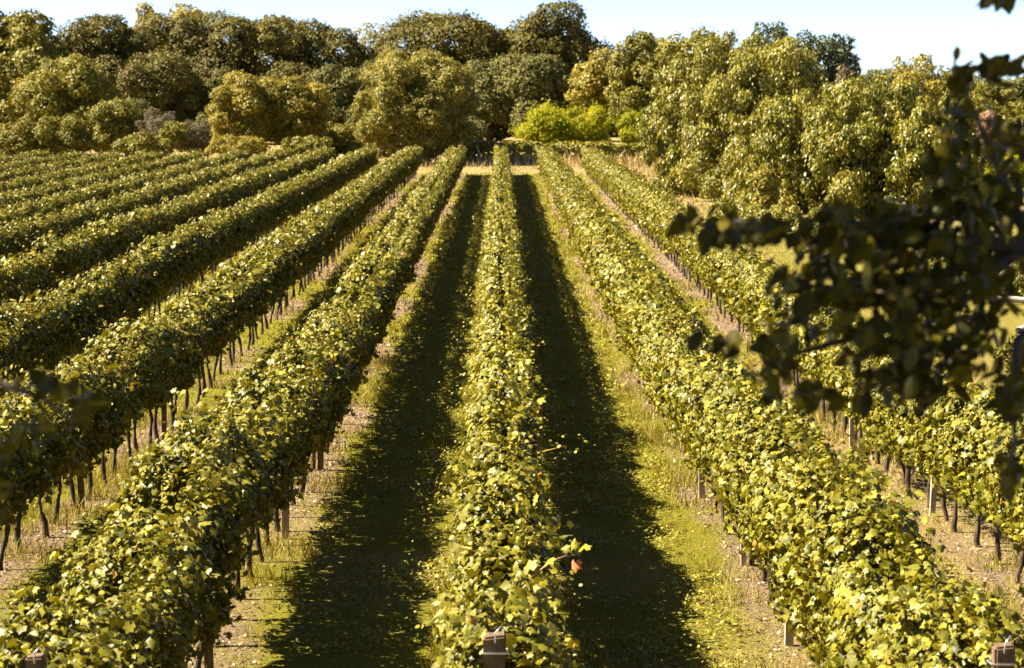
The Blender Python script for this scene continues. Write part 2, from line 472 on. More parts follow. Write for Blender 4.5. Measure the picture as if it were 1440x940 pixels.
def grass():
    L = Leaves(); S = Leaves()
    bands = [(13.5, 24, 750, .085, .8), (24, 40, 380, .10, 1.3), (40, 70, 110, .12, 2.4), (70, 127, 22, .15, 5.0)]
    for y0, y1, dens, h, w in bands:
        x, y = scatter(-9.5 if y1 < 60 else -12, 9.0, y0, y1, dens)
        dry, bare = dry_and_bare(x, y)
        clump = fnoise(x, y, 0.55, 61)
        keep = rng.uniform(0, 1, len(x)) < np.clip(1.1 - 1.0 * bare, 0.12, 1) * np.clip(0.3 + 1.3 * clump, 0.2, 1)
        x, y, dry, clump = x[keep], y[keep], dry[keep], clump[keep]
        z = terrain(x, y) - 0.01
        n = len(x)
        lean = rng.normal(0, 0.75, (n, 2))
        T = np.stack([lean[:, 0], lean[:, 1], np.ones(n)], 1)
        a = rng.uniform(0, 2 * math.pi, n)
        N = np.stack([np.cos(a), np.sin(a), 0.4 * np.ones(n)], 1)
        s = h * rng.uniform(0.35, 1.1, n) * (0.3 + 0.9 * clump)
        isdry = dry * 1.0 + rng.normal(0, 0.14, n)
        tint = np.clip(0.08 + 0.5 * rng.uniform(0, 1, n) * (0.5 + clump) * 0.9 + 0.5 * np.clip(isdry, 0, 1), 0, 1)
        P = np.stack([x, y, z], 1)
        lv, lf = SHAPES['blade']
        old = lv.copy(); lv[:, 0] *= w
        st = isdry > 0.72
        L.add(P[~st], N[~st], T[~st], s[~st], 'blade', tint[~st])
        S.add(P[st], N[st], T[st] + rng.normal(0, .4, (st.sum(), 3)) * [1, 1, .2], s[st] * 1.15, 'blade', rng.uniform(0, 1, st.sum()))
        lv[:, :] = old
    # taller weeds standing in the strips under the vines
    for y0, y1, dens, w in ((13.5, 40, 420, .7), (40, 90, 60, 1.8)):
        x, y = scatter(-9, 6.2, y0, y1, dens)
        d = np.abs((x - X0 + SP / 2) % SP - SP / 2)
        keep = (d < .62) & (vnoise(x, y, .55, 91) > .56) & (vnoise(x, y, 2.5, 92) > .35)
        x, y = x[keep], y[keep]; n = len(x)
        a = rng.uniform(0, 6.28, n)
        lv = SHAPES['blade'][0]; old = lv.copy(); lv[:, 0] *= w * .6
        L.add(np.stack([x, y, terrain(x, y) - .01], 1), np.stack([np.cos(a), np.sin(a), .3 * np.ones(n)], 1), np.stack([rng.normal(0, .4, n), rng.normal(0, .4, n), np.ones(n)], 1),
              rng.uniform(.08, .24, n), 'blade', np.clip(rng.normal(.48, .2, n), 0, 1))
        lv[:, :] = old
    # low broad-leaved clover among the grass of the lanes
    for y0, y1, dens, sz in ((13.5, 30, 560, .030), (30, 60, 130, .048), (60, 120, 16, .09)):
        x, y = scatter(-6, 4.5, y0, y1, dens)
        d = np.abs((x - X0 + SP / 2) % SP - SP / 2)
        patch = fnoise(x, y, 0.8, 71)
        keep = (d > 0.45) & (patch > 0.42 + 0.25 * rng.uniform(0, 1, len(x)))
        x, y = x[keep], y[keep]
        n = len(x)
        P = np.stack([x, y, terrain(x, y) + rng.uniform(0.02, 0.13, n)], 1)
        N = np.stack([rng.normal(-.15, .45, n), rng.normal(0, .45, n), np.ones(n)], 1)
        L.add(P, N, rng.normal(0, 1, (n, 3)), sz * rng.uniform(.6, 1.5, n), 'lobed', np.clip(rng.normal(.3, .16, n), 0, .6))
    tag(obj('grass', L.mesh('grass'), M['grass']), 'short yellow green grass and clover covering the lanes between the vine rows', 'grass', kind='stuff')
    tag(obj('straw', S.mesh('straw'), M['straw']), 'parched tan straw grass along the rows and on the open ground', 'dry grass', kind='stuff')
    # fallen leaves and cut canes on the bare strips
    L = Leaves()
    for y0, y1, dens, sz in ((13.5, 40, 200, .030), (40, 125, 20, .08)):
        x, y = scatter(-9, 6, y0, y1, dens)
        dry, bare = dry_and_bare(x, y)
        keep = rng.uniform(0, 1, len(x)) < bare * 0.9
        x, y = x[keep], y[keep]; n = len(x)
        P = np.stack([x, y, terrain(x, y) + rng.uniform(.01, .03, n)], 1)
        N = np.stack([rng.normal(0, .4, n), rng.normal(0, .4, n), np.ones(n)], 1)
        L.add(P, N, rng.normal(0, 1, (n, 3)), sz * rng.uniform(.5, 1.5, n), 'lobed', rng.uniform(0, 1, n))
    tag(obj('leaf_litter', L.mesh('leaf_litter'), M['litter']), 'brown fallen leaves scattered on the bare strips under the vines', 'leaf litter', kind='stuff')
    # tall dry grass before the hedge at the head of the rows and beside the last row
    L = Leaves()
    n = 9000
    x = np.concatenate([rng.uniform(-7, 15, n), rng.uniform(6.2, 12.5, n)])
    y = np.concatenate([rng.uniform(128, 145, n), rng.uniform(98, 145, n)])
    keep = vnoise(x, y, 2.2, 81) > rng.uniform(0.2, 0.9, 2 * n)
    near_track = (y < 132) & (x < 6) & (rng.uniform(0, 1, 2 * n) < 0.8)
    k = keep & ~near_track
    x, y = x[k], y[k]; m = len(x)
    a = rng.uniform(0, 6.28, m)
    L.add(np.stack([x, y, terrain(x, y) - .02], 1), np.stack([np.cos(a), np.sin(a), .4 * np.ones(m)], 1),
          np.stack([rng.normal(0, .3, m), rng.normal(0, .3, m), np.ones(m)], 1), rng.uniform(.15, .6, m) * (0.5 + sstep(134, 143, y) * .9), 'blade', rng.uniform(0, 1, m))
    tag(obj('tall_dry_grass', L.mesh('tall_dry_grass'), M['straw']), 'tall pale dry grass in front of the hedge at the head of the rows', 'dry grass', kind='stuff')


grass()

# ------------------------------------------------------------------ the vine rows
ZB, ZT, HW = 0.79, 1.64, 0.345


def row_canopy(n, xc, y0, y1):
    """The leaf wall of one row, in world coordinates."""
    L = Leaves()
    zb_row = ZB - (.26 if n <= -4 else .18 if n >= 1 else .12 if n == 0 else .06)
    zt_row = ZT + (.06 if n <= -3 else 0)
    hw_row = HW * (.74 if n == 0 else .76 if n <= -3 else .95)
    bands = [(9.0, 20, 3100, .052, 'vine'), (20, 34, 2500, .058, 'vine'), (34, 58, 1800, .072, 'lobed'), (58, 90, 1800, .078, 'rhomb'), (90, 130, 1350, .088, 'rhomb')]
    for b0, b1, dens, size, shape in bands:
        a, b = max(b0, y0), min(b1, y1)
        if b <= a: continue
        m = int((b - a) * dens)
        y = rng.uniform(a, b, m)
        th = rng.uniform(0, 2 * math.pi, m)
        # fewer leaves on the underside
        under = np.sin(th) < -0.55
        th = np.where(under & (rng.uniform(0, 1, m) < 0.45), rng.uniform(-0.5, math.pi + 0.5, m), th)
        ca, sa = np.cos(th), np.sin(th)
        e = np.where(y < 34, .50, .28)                                                     # rounded box section
        cx = np.sign(ca) * np.abs(ca) ** e; cz = np.sign(sa) * np.abs(sa) ** e
        seed = 100 + n * 17
        wob = fnoise(y, np.zeros(m), 2.4, seed)
        top = zt_row + np.where(y < 34, .46, .22) * (fnoise(y, np.zeros(m) + 3, 1.5, seed + 1) - 0.5) + np.where(y < 34, .16, .07) * (vnoise(y, np.zeros(m), .45, seed + 2) - .5)
        bot = zb_row - 0.02 + 0.50 * (fnoise(y, np.zeros(m) + 9, 1.2, seed + 3) - 0.5)
        hw = hw_row * (0.82 + 0.42 * wob) * (1 + 0.16 * (1 - np.abs(sa)))
        bump = np.where(y < 34, .70, .86) + np.where(y < 34, .58, .24) * vnoise(y * 1.0, th * 0.9, 0.42, seed + 5)
        bump = bump * (0.9 + 0.2 * vnoise(y, th * 1.5, 1.3, seed + 6))
        r = bump * (1 - np.abs(rng.normal(0, 0.24, m)))
        out = rng.uniform(0, 1, m) < 0.05
        r = np.where(out, bump * rng.uniform(1.0, 1.28, m), r)
        xo = 0.10 * (fnoise(y, np.zeros(m) + 5, 5.0, seed + 8) - 0.5)
        x = xc + xo + hw * cx * r
        z = terrain(xc, y) + (top + bot) / 2 + (top - bot) / 2 * cz * np.where(sa < 0, np.minimum(r * 1.02, 1.15), r)
        P = np.stack([x, y, z], 1)
        No = np.stack([cx * 0.9, np.zeros(m), cz * 0.9], 1)
        N = No * 0.85 + np.array([-.10, -.05, .30]) + rng.normal(0, 0.62, (m, 3))
        T = np.stack([0.5 * cx, np.zeros(m), -0.8 * np.ones(m)], 1) + rng.normal(0, 0.55, (m, 3))
        S = size * np.clip(rng.lognormal(-.06, 0.42, m), 0.4, 1.9)
        t = np.clip(0.42 + rng.normal(0, .20, m) + 0.30 * (fnoise(y, x * 3, .8, seed + 9) - .5), 0, .93)
        t = np.where(rng.uniform(0, 1, m) < 0.006, 1.0, t)
        L.add(P, N, T, S, shape, t)
        # leaves inside the wall, which stop the light
        m2 = int((b - a) * (90 if b <= 34 else 150))
        y = rng.uniform(a, b, m2)
        P = np.stack([xc + rng.uniform(-.15, .15, m2), y, terrain(xc, y) + rng.uniform(zb_row + .04, zt_row - .18, m2)], 1)
        N = np.stack([rng.normal(0, 1, m2) + 1, rng.normal(0, .5, m2), rng.normal(0, .5, m2)], 1)
        L.add(P, N, rng.normal(0, 1, (m2, 3)), rng.uniform(.14, .22, m2), 'lobed', rng.uniform(.1, .5, m2))
        # shoots that stand out of the wall
        ns = int((b - a) * (3.0 if b <= 58 else 0.6))
        for _ in range(ns):
            ys = rng.uniform(a, b); ang = rng.uniform(-0.25, math.pi + 0.25)
            base = np.array([xc + HW * .85 * math.cos(ang), ys, terrain(xc, ys) + 1.3 + .38 * math.sin(ang)])
            d = np.array([math.cos(ang) * .8, rng.normal(0, .6), math.sin(ang) * .8 + .1 - (0.5 if math.sin(ang) < .3 else 0)])
            d /= np.linalg.norm(d)
            ln = rng.uniform(.14, .48) if rng.uniform() < .88 else rng.uniform(.5, .75)
            k = int(5 + ln * 15)
            if b <= 34 and rng.uniform() < .2:
                for w_ in (0, 1):
                    L.add(base[None], rng.normal(0, 1, (1, 3)), (d + [0, 0, -.3])[None], np.array([ln * .6]), 'cane', np.array([.97]))
            u = np.linspace(0, 1, k)[:, None]
            P = base + d * ln * u + np.array([0, 0, -1]) * (ln * .35) * u ** 2 + rng.normal(0, .028, (k, 3))
            N = np.array([-.1, -.1, .8]) + d * .3 + rng.normal(0, .5, (k, 3))
            L.add(P, N, d + rng.normal(0, .7, (k, 3)) + [0, 0, -.4], size * rng.uniform(.55, 1.0, k) * (1.05 - .35 * u[:, 0]), 'lobed' if shape == 'vine' else shape, np.clip(rng.normal(.62, .15, k), 0, .95))
    return L


def trunk_mesh(k):
    r = random.Random(k)
    pts = []; rad_ = []
    x = y = 0.0
    H = .92
    lean = (r.uniform(-.07, .07), r.uniform(-.09, .09))
    nseg = 9
    for i in range(nseg):
        t = i / (nseg - 1)
        pts.append((lean[0] * t + .022 * math.sin(t * 7 + r.uniform(-.5, .5) + k), lean[1] * t + .035 * math.cos(t * 4.2 + k + r.uniform(-.4, .4)) - .035 * math.cos(k), -0.05 + H * t))
        base = .029 * (1 - .30 * t) * r.uniform(.70, 1.4)
        if i == 0: base *= 1.35
        if i >= nseg - 2: base *= 1.25
        rad_.append(base)
    parts = [(pts, rad_, 8)]
    top = np.array(pts[-2])
    for s in (-1, 1):                                                # the two arms tied along the wire
        arm = [top, top + [r.uniform(-.03, .03), s * .16, .10], top + [r.uniform(-.03, .03), s * .46, .10 + r.uniform(-.03, .03)]]
        parts.append((arm, [.020, .015, .010], 6))
    me = tubes_mesh('trunk', parts)
    me.materials.append(M['bark'])
    return me


TRUNKS = [trunk_mesh(k) for k in range(9)]

ORD = {1: 'first', 2: 'second', 3: 'third', 4: 'fourth', 5: 'fifth', 6: 'sixth', 7: 'seventh', 8: 'eighth', 9: 'ninth', 10: 'tenth', 11: 'eleventh', 12: 'twelfth', 13: 'thirteenth'}
ROW_LABEL = {
    0: 'middle vine row running straight ahead, with the long shoot carrying an orange leaf',
    1: 'broad sunlit vine row, first to the right of the middle row',
    2: 'outermost vine row on the right, partly behind the dark overhanging branch',
    -1: 'vine row first to the left of the middle row, its shaded trunks in view',
    -2: 'second vine row left of the middle, with a long line of bare trunks beneath',
    -3: 'third vine row left of the middle, far trunks showing above the next row',
}


def row_extent(n):
    xc = X0 + SP * n
    # starts where the row enters the picture, a little earlier
    y0 = max(Y_NEAR, (abs(xc) - 1.5) / 0.262) if n < 0 else max(Y_NEAR, (abs(xc) - 1.5) / 0.262)
    y0 = {0: 11.3, 1: 10.75, -1: 11.0}.get(n, y0)
    y1 = Y_FAR + (0.0 if n > -9 else (-9 - n) * 2.0)
    return xc, y0, y1


for n in ROWS:
    xc, y0, y1 = row_extent(n)
    lab = ROW_LABEL.get(n) or (f'{ORD[-n]} vine row to the left of the middle row' + (', a thin strip below the shrubs' if n < -9 else ', leafy and green on top'))
    root = empty('vine_row', (xc, y0, float(terrain(xc, y0))), lab, 'vine row', 'parallel vine rows of the vineyard')  # a whole row of trellised vines kept as one object
    org = np.array(root.location)
    obj('foliage', row_canopy(n, xc, y0, y1).mesh('foliage', org), M['vine'], root)
    # trunks: the hundred nearest each a part, the rest one part
    ys = []
    y = y0 + 0.4
    while y < y1 - 0.3:
        ys.append(y + rng.uniform(-.10, .10)); y += 0.90
    for i, y in enumerate(ys[:100]):
        t = obj('trunk', TRUNKS[int(rng.integers(len(TRUNKS)))], None, root, (rng.uniform(-.04, .04), y - org[1], float(terrain(xc, y)) - org[2]))
        t.rotation_euler = (0, 0, rng.uniform(-.5, .5) + (math.pi if rng.uniform() < .5 else 0))
        t.scale = (1, 1, rng.uniform(.93, 1.03))
    rest = ys[100:]
    if rest:
        V = []; Fc = []; off = 0
        src = TRUNKS[0]
        sv = np.zeros(len(src.vertices) * 3, np.float32); src.vertices.foreach_get('co', sv); sv = sv.reshape(-1, 3)
        sf = np.array([list(p.vertices) for p in src.polygons])
        for y in rest:
            V.append(sv + [rng.uniform(-.04, .04), y - org[1], float(terrain(xc, y)) - org[2]]); Fc.append(sf + off); off += len(sv)
        o = obj('trunk', raw_mesh('far_trunk', np.concatenate(V), np.concatenate(Fc), smooth=True), M['bark'], root)
        o['kind'] = 'stuff'
    # the wire the arms are tied to
    yy = np.linspace(y0, y1, 24)
    obj('wire', tubes_mesh('wire', [(np.stack([np.zeros(24), yy - org[1], terrain(xc, yy) + .93 - org[2]], 1), [.003] * 24, 4)]), M['metal'], root)
    if n == 0:                                                       # the long shoot with the orange leaf
        tip = np.array(at(808, 792, 13.2)); b = np.array(at(722, 846, 12.95))
        pts = [b + (tip - b) * t + np.array([0, 0, .10 * math.sin(t * 2.6)]) for t in np.linspace(0, 1, 7)]
        sh = obj('shoot', tubes_mesh('shoot', [(np.array(pts) - org, [.010, .009, .008, .007, .006, .005, .004], 6)]), M['cane'], root)
        P = np.array([pts[6] + np.array([.06, 0, .05]), pts[6] + np.array([-.01, .02, .05]), pts[5] + np.array([0, 0, .05]), pts[6] + np.array([.02, .04, .02]), pts[3] + np.array([.02, 0, .04]), pts[2] + np.array([-.03, 0, .06])])
        for q, (sz, ti) in enumerate(zip((.085, .085, .07, .06, .09, .10), (.70, .80, .84, .6, .7, .6))):
            LL = Leaves()
            LL.add(P[q:q + 1], np.array([[-.5, -.5, .7]]) + rng.normal(0, .3, (1, 3)), rng.normal(0, .5, (1, 3)) + [.6, 0, .1], np.array([sz]), 'vine', np.array([ti]))
            obj('leaf', LL.mesh('leaf', org), M['vine'], sh)
        LO = Leaves()
        LO.add(np.array([pts[6] + np.array([.0, -.02, -.06])]), np.array([[-.5, -.8, .2]]), np.array([[0.1, 0, -1.]]), np.array([.085]), 'vine', np.array([.5]))
        tag(obj('leaf', LO.mesh('leaf', org), M['orange'], sh), 'orange dying leaf at the shoot tip')


# ------------------------------------------------------------------ trellis posts
def box_mesh(name, w, d, h, mat, top_slope=0.0, twist=0.0, bev=0.012, seg=7, seed=1):
    """A sawn post: bevelled, slightly warped and split along its length."""
    import bmesh
    bm = bmesh.new()
    r = random.Random(seed)
    rings = []
    for i in range(seg + 1):
        t = i / seg
        a = twist * t
        k = 1 + r.uniform(-.05, .05)
        ring = []
        for sx, sy in ((-1, -1), (1, -1), (1, 1), (-1, 1)):
            x, y = sx * w / 2 * k, sy * d / 2 * k
            X = x * math.cos(a) - y * math.sin(a) + .01 * math.sin(t * 3 + seed)
            Y = x * math.sin(a) + y * math.cos(a)
            ring.append(bm.verts.new((X, Y, -0.1 + (h + .1) * t + (top_slope * x if i == seg else 0))))
        rings.append(ring)
    for i in range(seg):
        for k in range(4):
            bm.faces.new((rings[i][k], rings[i][(k + 1) % 4], rings[i + 1][(k + 1) % 4], rings[i + 1][k]))
    bm.faces.new(rings[-1]); bm.faces.new(rings[0][::-1])
    bmesh.ops.bevel(bm, geom=[e for e in bm.edges if abs((e.verts[0].co - e.verts[1].co).normalized().z) > .9 or e.verts[0].co.z > h - .05 and e.verts[1].co.z > h - .05], offset=bev, segments=2, affect='EDGES')
    me = bpy.data.meshes.new(name)
    bm.to_mesh(me); bm.free()
    me.materials.append(mat)
    return me


def post(n, y, h, w, mat, label, dx=0.0, lean=0.0, group='trellis posts standing in the vine rows', end=False, seed=1):
    xc = X0 + SP * n + dx
    root = empty('trellis_post', (xc, y, float(terrain(xc, y))), label, 'post', group)
    root.rotation_euler = (0, lean, 0)
    obj('shaft', box_mesh('shaft', w, w * .9, h, mat, .12, 0.0 if end else .15 * math.sin(seed), seed=seed), None, root)
    if end:                                                          # wire clip and staple of an end post
        band = []
        for z in (h - .09,):
            q = w / 2 + .006
            loop = [(-q, -q, z), (q, -q, z), (q, q, z - .01), (-q, q, z - .01), (-q, -q, z)]
            band.append((loop, [.005] * 5, 5))
        obj('wire_tie', tubes_mesh('wire_tie', band), M['metal'], root)
        hook = [(.0, -w / 2 - .006, h - .03), (.0, -w / 2 - .03, h + .03), (.03, -w / 2 - .01, h + .06), (.05, 0, h + .02)]
        obj('hook', tubes_mesh('hook', [(hook, [.0035] * 4, 6)]), M['metal'], root)
    return root


post(0, 11.1, 1.80, .12, M['wood'], 'brown end post with a metal hook, front of the middle vine row', -.06, 0.0, end=True, seed=3)
post(1, 10.6, 1.87, .105, M['wood'], 'thick end post with a chipped grey top and wire, front of the right sunlit row', 0.02, 0.0, end=True, seed=5)
post(-1, 10.85, 1.75, .10, M['wood'], 'dark end post among the leaves at the front of the left shaded row', .02, 0.02, end=True, seed=7)
post(-1, 16.9, 1.5, .07, M['wood'], 'reddish post near the front of the left shaded row, beside bare trunks', .10, 0, seed=9)
post(-1, 22.6, 1.5, .07, M['pale'], 'pale square post between two trunks of the left shaded row', .16, 0, seed=11)
post(-1, 27.6, 1.5, .075, M['wood'], 'thin brown post deep under the left shaded row, past the pale square post', .10, 0, seed=13)
post(-2, 24.4, 1.5, .065, M['wood'], 'reddish brown post in front of sunlit grass, second row from the middle', .10, 0, seed=15)
post(-2, 30.6, 1.5, .065, M['wood'], 'dark post among the trunks of the second left row, midway along', .10, 0, seed=17)
post(1, 17.6, 1.5, .07, M['pale'], 'pale post with a dark top under the front of the right sunlit row', -.10, 0, seed=19)
post(1, 21.0, 1.5, .055, M['pale'], 'thin pale post beside a forked trunk under the right sunlit row', -.10, 0, seed=21)
post(1, 25.3, 1.5, .07, M['pale'], 'pale upright post above bare pinkish earth under the right sunlit row', -.10, 0, seed=23)
post(1, 33.0, 1.5, .08, M['pale'], 'far pale post, last one visible under the right sunlit row', -.10, 0, seed=25)
post(2, 24.0, 1.5, .06, M['pale'], 'slim whitish stake at the edge of the photo under the outermost right row', -.10, .04, seed=27)
post(2, 29.5, 1.5, .07, M['pale'], 'pale post left of the blue plastic under the outermost right row', -.10, 0, seed=29)
post(2, 33.5, 1.5, .07, M['pale'], 'pale post beneath hanging leaves, farthest along the outermost right row', -.10, 0, seed=31)

# the leaning pale stake at the head of the middle rows
x_, _, z_ = at(679, 229, 143.0)
st = tag(obj('leaning_stake', tubes_mesh('leaning_stake', [([(0, 0, -.1), (-.14, 0, .45), (-.42, .05, 1.25)], [.045, .042, .038], 7)]), M['pale'], None, (x_, 143.0, float(terrain(x_, 143)))), 'thin whitish stake leaning in front of the dark hedge at the row heads', 'stake')


# blue plastic caught at the foot of the right row
def blue_sheet():
    g = 10
    V = []; Fq = []
    for i in range(g):
        for j in range(g):
            u, v = i / (g - 1) - .5, j / (g - 1) - .5
            V.append((u * .30 + .02 * math.sin(v * 9), .06 * math.sin(u * 11) + .05 * math.cos(v * 13 + u * 5), v * .30 + .03 * math.sin(u * 14 + v * 6)))
    for i in range(g - 1):
        for j in range(g - 1):
            Fq.append((i * g + j, (i + 1) * g + j, (i + 1) * g + j + 1, i * g + j + 1))
    me = raw_mesh('plastic_sheet', V, Fq, smooth=True)
    X, Y = X0 + 5.0 - .12, 26.2
    o = obj('plastic_sheet', me, M['bluesheet'], None, (X, Y, float(terrain(X, Y)) + .62))
    o.rotation_euler = (0, .5, 0)
    md = o.modifiers.new('thickness', 'SOLIDIFY'); md.thickness = .003
    tag(o, 'crumpled blue plastic sheet caught between trunks of the outermost right row', 'plastic sheet')


blue_sheet()


# ------------------------------------------------------------------ trees and shrubs
def crown_leaves(c, r, lobes, leaf, shape, dens=2.4, lobe_r=(.26, .42), flat=0.0, droop=0.3, seed=0, fuzz=0.12, spread=0.72, tvar=.2, uplift=.35, minz=-1.0, gap=.38, tall=1.0, even=False):
    """Leaves on the shells of many overlapping clumps that fill an ellipsoid crown. Returns Leaves and clump centres."""
    g = np.random.default_rng(seed + 1000)
    c = np.array(c, float); r = np.array(r, float)
    L = Leaves()
    cs = []; rs = []
    for i in range(lobes):
        z = 1 - 2 * (i + .5) / lobes
        a = i * 2.399963 + g.normal(0, .35)
        q = math.sqrt(max(0, 1 - z * z))
        d = np.array([q * math.cos(a), q * math.sin(a), z])
        if d[2] < minz: continue
        if not even: d = np.sign(d) * np.abs(d) ** .8
        s = spread * (g.uniform(.80, 1.10) if g.uniform() < .62 else g.uniform(.35, .8)) if not even else .8 * spread * g.uniform(.70, 1.12)
        cs.append(c + r * d * s)
        rr = g.uniform(*lobe_r) * (g.choice([.55, .8, 1.05]) if not even else g.choice([.8, 1.0]))
        rs.append(rr * np.array([r[0] * .55 + r[2] * .45, r[1] * .55 + r[2] * .45, (r[0] * .4 + r[2] * .5) * g.uniform(.75, 1.0) * tall]))
    cs.append(c); rs.append(r * (.74 if even else .55))
    cs = np.array(cs); rs = np.array(rs)
    la = leaf * leaf * (0.2 if shape == 'lance' else 0.42)
    for i in range(len(cs)):
        m = int(1.35 * dens * 4 * math.pi * (rs[i][0] * rs[i][2]) / la * .55)
        d = unit(g.normal(0, 1, (m, 3)))
        rad_ = (1 - np.abs(g.normal(0, .13, m))) * (1 + fuzz * g.normal(0, 1, m) * (g.uniform(0, 1, m) < .3))
        P0 = cs[i] + rs[i] * d
        big = vnoise3(P0, rs[i].mean() * .62, seed); small = vnoise3(P0, rs[i].mean() * .30, seed + 5)
        rad_ = rad_ * (.45 + .55 * big + .55 * small)
        P = cs[i] + rs[i] * d * rad_[:, None]
        keep = (.5 * big + .5 * small + g.normal(0, .10, m)) > gap
        for j in range(len(cs)):
            if j == i: continue
            if np.any(np.abs(cs[i] - cs[j]) > rs[i] + rs[j]): continue
            keep &= np.sum(((P - cs[j]) / rs[j]) ** 2, axis=1) > .42
        keep &= P[:, 2] > terrain(P[:, 0], P[:, 1]) + .05
        P = P[keep]; dd = d[keep]; m = len(P)
        N = dd * .7 + np.array([0, 0, uplift]) + g.normal(0, .40, (m, 3))
        T = dd * .4 + np.array([0, 0, -droop * 2]) + g.normal(0, .6, (m, 3))
        S = leaf * np.clip(g.normal(1, .25, m), .5, 1.7)
        tl = g.normal(0, .10)
        t = np.clip(.45 + tl + g.normal(0, tvar, m), 0, 1)
        L.add(P, N, T, S, shape, t)
    return L, cs, rs


def tree(name, label, cat, Y, cx, top, bot, hw, mat, leaf=.30, shape='rhomb', lobes=26, trunk_h=None, group=None, seed=0, dens=2.2, depth=1.0, bark='tbark', **kw):
    """cx, top, bot, hw: where the crown stands and how large it is, as seen in the photograph; Y: how far away."""
    X, _, zt = at(cx, top, Y)
    zb = at(cx, bot, Y)[2]
    rx = hw * Y / F_PX
    g0 = float(terrain(X, Y))
    zb = max(zb, g0 - .2 * (zt - zb))
    c = (X, Y, (zt + zb) / 2)
    r = (rx * 1.04, rx * depth * 1.04, (zt - zb) / 2 * 1.04)
    lobes = int(lobes * 1.7)
    root = empty(name, (X, Y, g0), label, cat, group)
    org = np.array((X, Y, g0))
    leaf *= .72
    L, cs, rs = crown_leaves(c, r, lobes, leaf, shape, dens=dens, seed=seed, **kw)
    obj('crown', L.mesh('crown', org), M[mat], root)
    H = zt - g0
    r0 = max(.05, H * .022)
    g = np.random.default_rng(seed + 77)
    bend = g.normal(0, .03 * H, 2)
    pts = [np.array([bend[0] * math.sin(t * 2.5), bend[1] * math.sin(t * 2.2), -.2 + t * (H * .72 + .2)]) for t in np.linspace(0, 1, 7)]
    parts = [(pts, [r0 * (1.25 if i == 0 else 1 - .11 * i) for i in range(7)], 8)]
    order = list(range(len(cs) - 1))
    g.shuffle(order)
    for j in order[:9]:
        e = cs[j] - org
        tt = np.clip(e[2] / H - .28, .12, .62)
        b = np.array([bend[0] * math.sin(tt / .72 * 2.5), bend[1] * math.sin(tt / .72 * 2.2), H * tt])
        mid = (b + e) / 2 + np.array([0, 0, -.04 * H])
        parts.append(([b, mid, e], [r0 * .5, r0 * .32, r0 * .12], 6))
    obj('trunk', tubes_mesh('trunk', parts), M[bark], root)
    return root


oakg = 'dark round oaks along the back of the field'
T = tree
# back line, left to right
T('tall_tree', 'tall light green tree reaching out of the top left corner of the photo', 'tree', 205, 30, -12, 215, 82, 'olive', .42, lobes=34, seed=1, tvar=.25)
T('oak_tree', 'broad brown green oak with a flat lumpy top, next to the tall corner tree', 'tree', 222, 140, 22, 215, 78, 'oak', .36, lobes=42, seed=2)
T('oak_tree', 'dark oak standing at the left of the widest oak crown, above the grey brush', 'tree', 226, 245, 26, 205, 85, 'oak', .36, lobes=42, seed=3)
T('oak_tree', 'large dark oak with a rounded brown top, above the two-headed yellow bush', 'tree', 226, 345, 13, 205, 90, 'oak', .36, lobes=46, seed=4)
T('slim_tree', 'narrow yellow green treetop poking up alone behind the oaks', 'tree', 250, 207, -4, 120, 17, 'gold', .40, lobes=14, seed=5)
T('yellow_tree', 'pale yellow treetop behind the large dark oak', 'tree', 250, 265, 0, 130, 42, 'gold', .42, lobes=18, seed=6, dens=1.3)
T('oak_tree', 'dome shaped oak with sky on its left, behind the gap between two yellow bushes', 'tree', 228, 462, 17, 200, 60, 'oak', .36, lobes=36, seed=7)
T('yellow_tree', 'sparse bright yellow treetop seen between two dark oaks', 'tree', 250, 520, 20, 110, 30, 'gold', .34, lobes=16, seed=8, dens=.6, lobe_r=(.18, .28))
T('oak_tree', 'tallest oak of the back line, straight above the big round tree', 'tree', 228, 625, 9, 200, 100, 'oak', .36, lobes=52, seed=9)
T('oak_tree', 'oak at the right end of the dark line, steep edge against the sky', 'tree', 226, 775, 13, 205, 66, 'oak', .36, lobes=40, seed=10)
T('oak_tree', 'lower oak filling the gap between the two largest oaks', 'tree', 232, 700, 35, 205, 50, 'oak', .36, lobes=26, seed=39)
# second line, greyer and lower
T('holm_tree', 'grey green low tree at the left of the big round tree', 'tree', 205, 478, 88, 212, 52, 'oakgrey', .32, lobes=30, seed=11)
T('holm_tree', 'small grey green tree peeping over the left shoulder of the big round tree', 'tree', 208, 532, 82, 210, 32, 'oakgrey', .32, lobes=22, seed=12)
T('holm_tree', 'grey green tree touching the right side of the big round tree', 'tree', 205, 685, 84, 205, 50, 'oakgrey', .32, lobes=30, seed=13)
T('holm_tree', 'broad grey green tree above the bright green shrub', 'tree', 204, 758, 76, 203, 66, 'oakgrey', .32, lobes=36, seed=14)
T('round_tree', 'rounded olive tree at the left edge, below the brown green oak', 'tree', 175, 98, 74, 220, 70, 'olive', .28, lobes=34, seed=15)
T('dark_tree', 'shaded tree in the hollow behind the grey brush', 'tree', 205, 215, 70, 212, 70, 'oak', .32, lobes=30, seed=16)
T('dark_tree', 'shaded tree rising behind the left head of the two-headed bush', 'tree', 210, 300, 85, 212, 60, 'oak', .32, lobes=28, seed=40)
T('dark_tree', 'shaded low tree behind the right head of the two-headed bush', 'tree', 212, 410, 85, 212, 55, 'oak', .32, lobes=28, seed=41)
T('dark_tree', 'deep shaded tree right behind the bright shrub and pale field strip', 'tree', 222, 850, 90, 205, 50, 'oak', .34, lobes=28, seed=42)
T('small_tree', 'thin yellow sapling at the left edge in front of shaded trunks', 'tree', 180, 38, 95, 175, 20, 'gold', .26, lobes=12, seed=17, dens=.7)
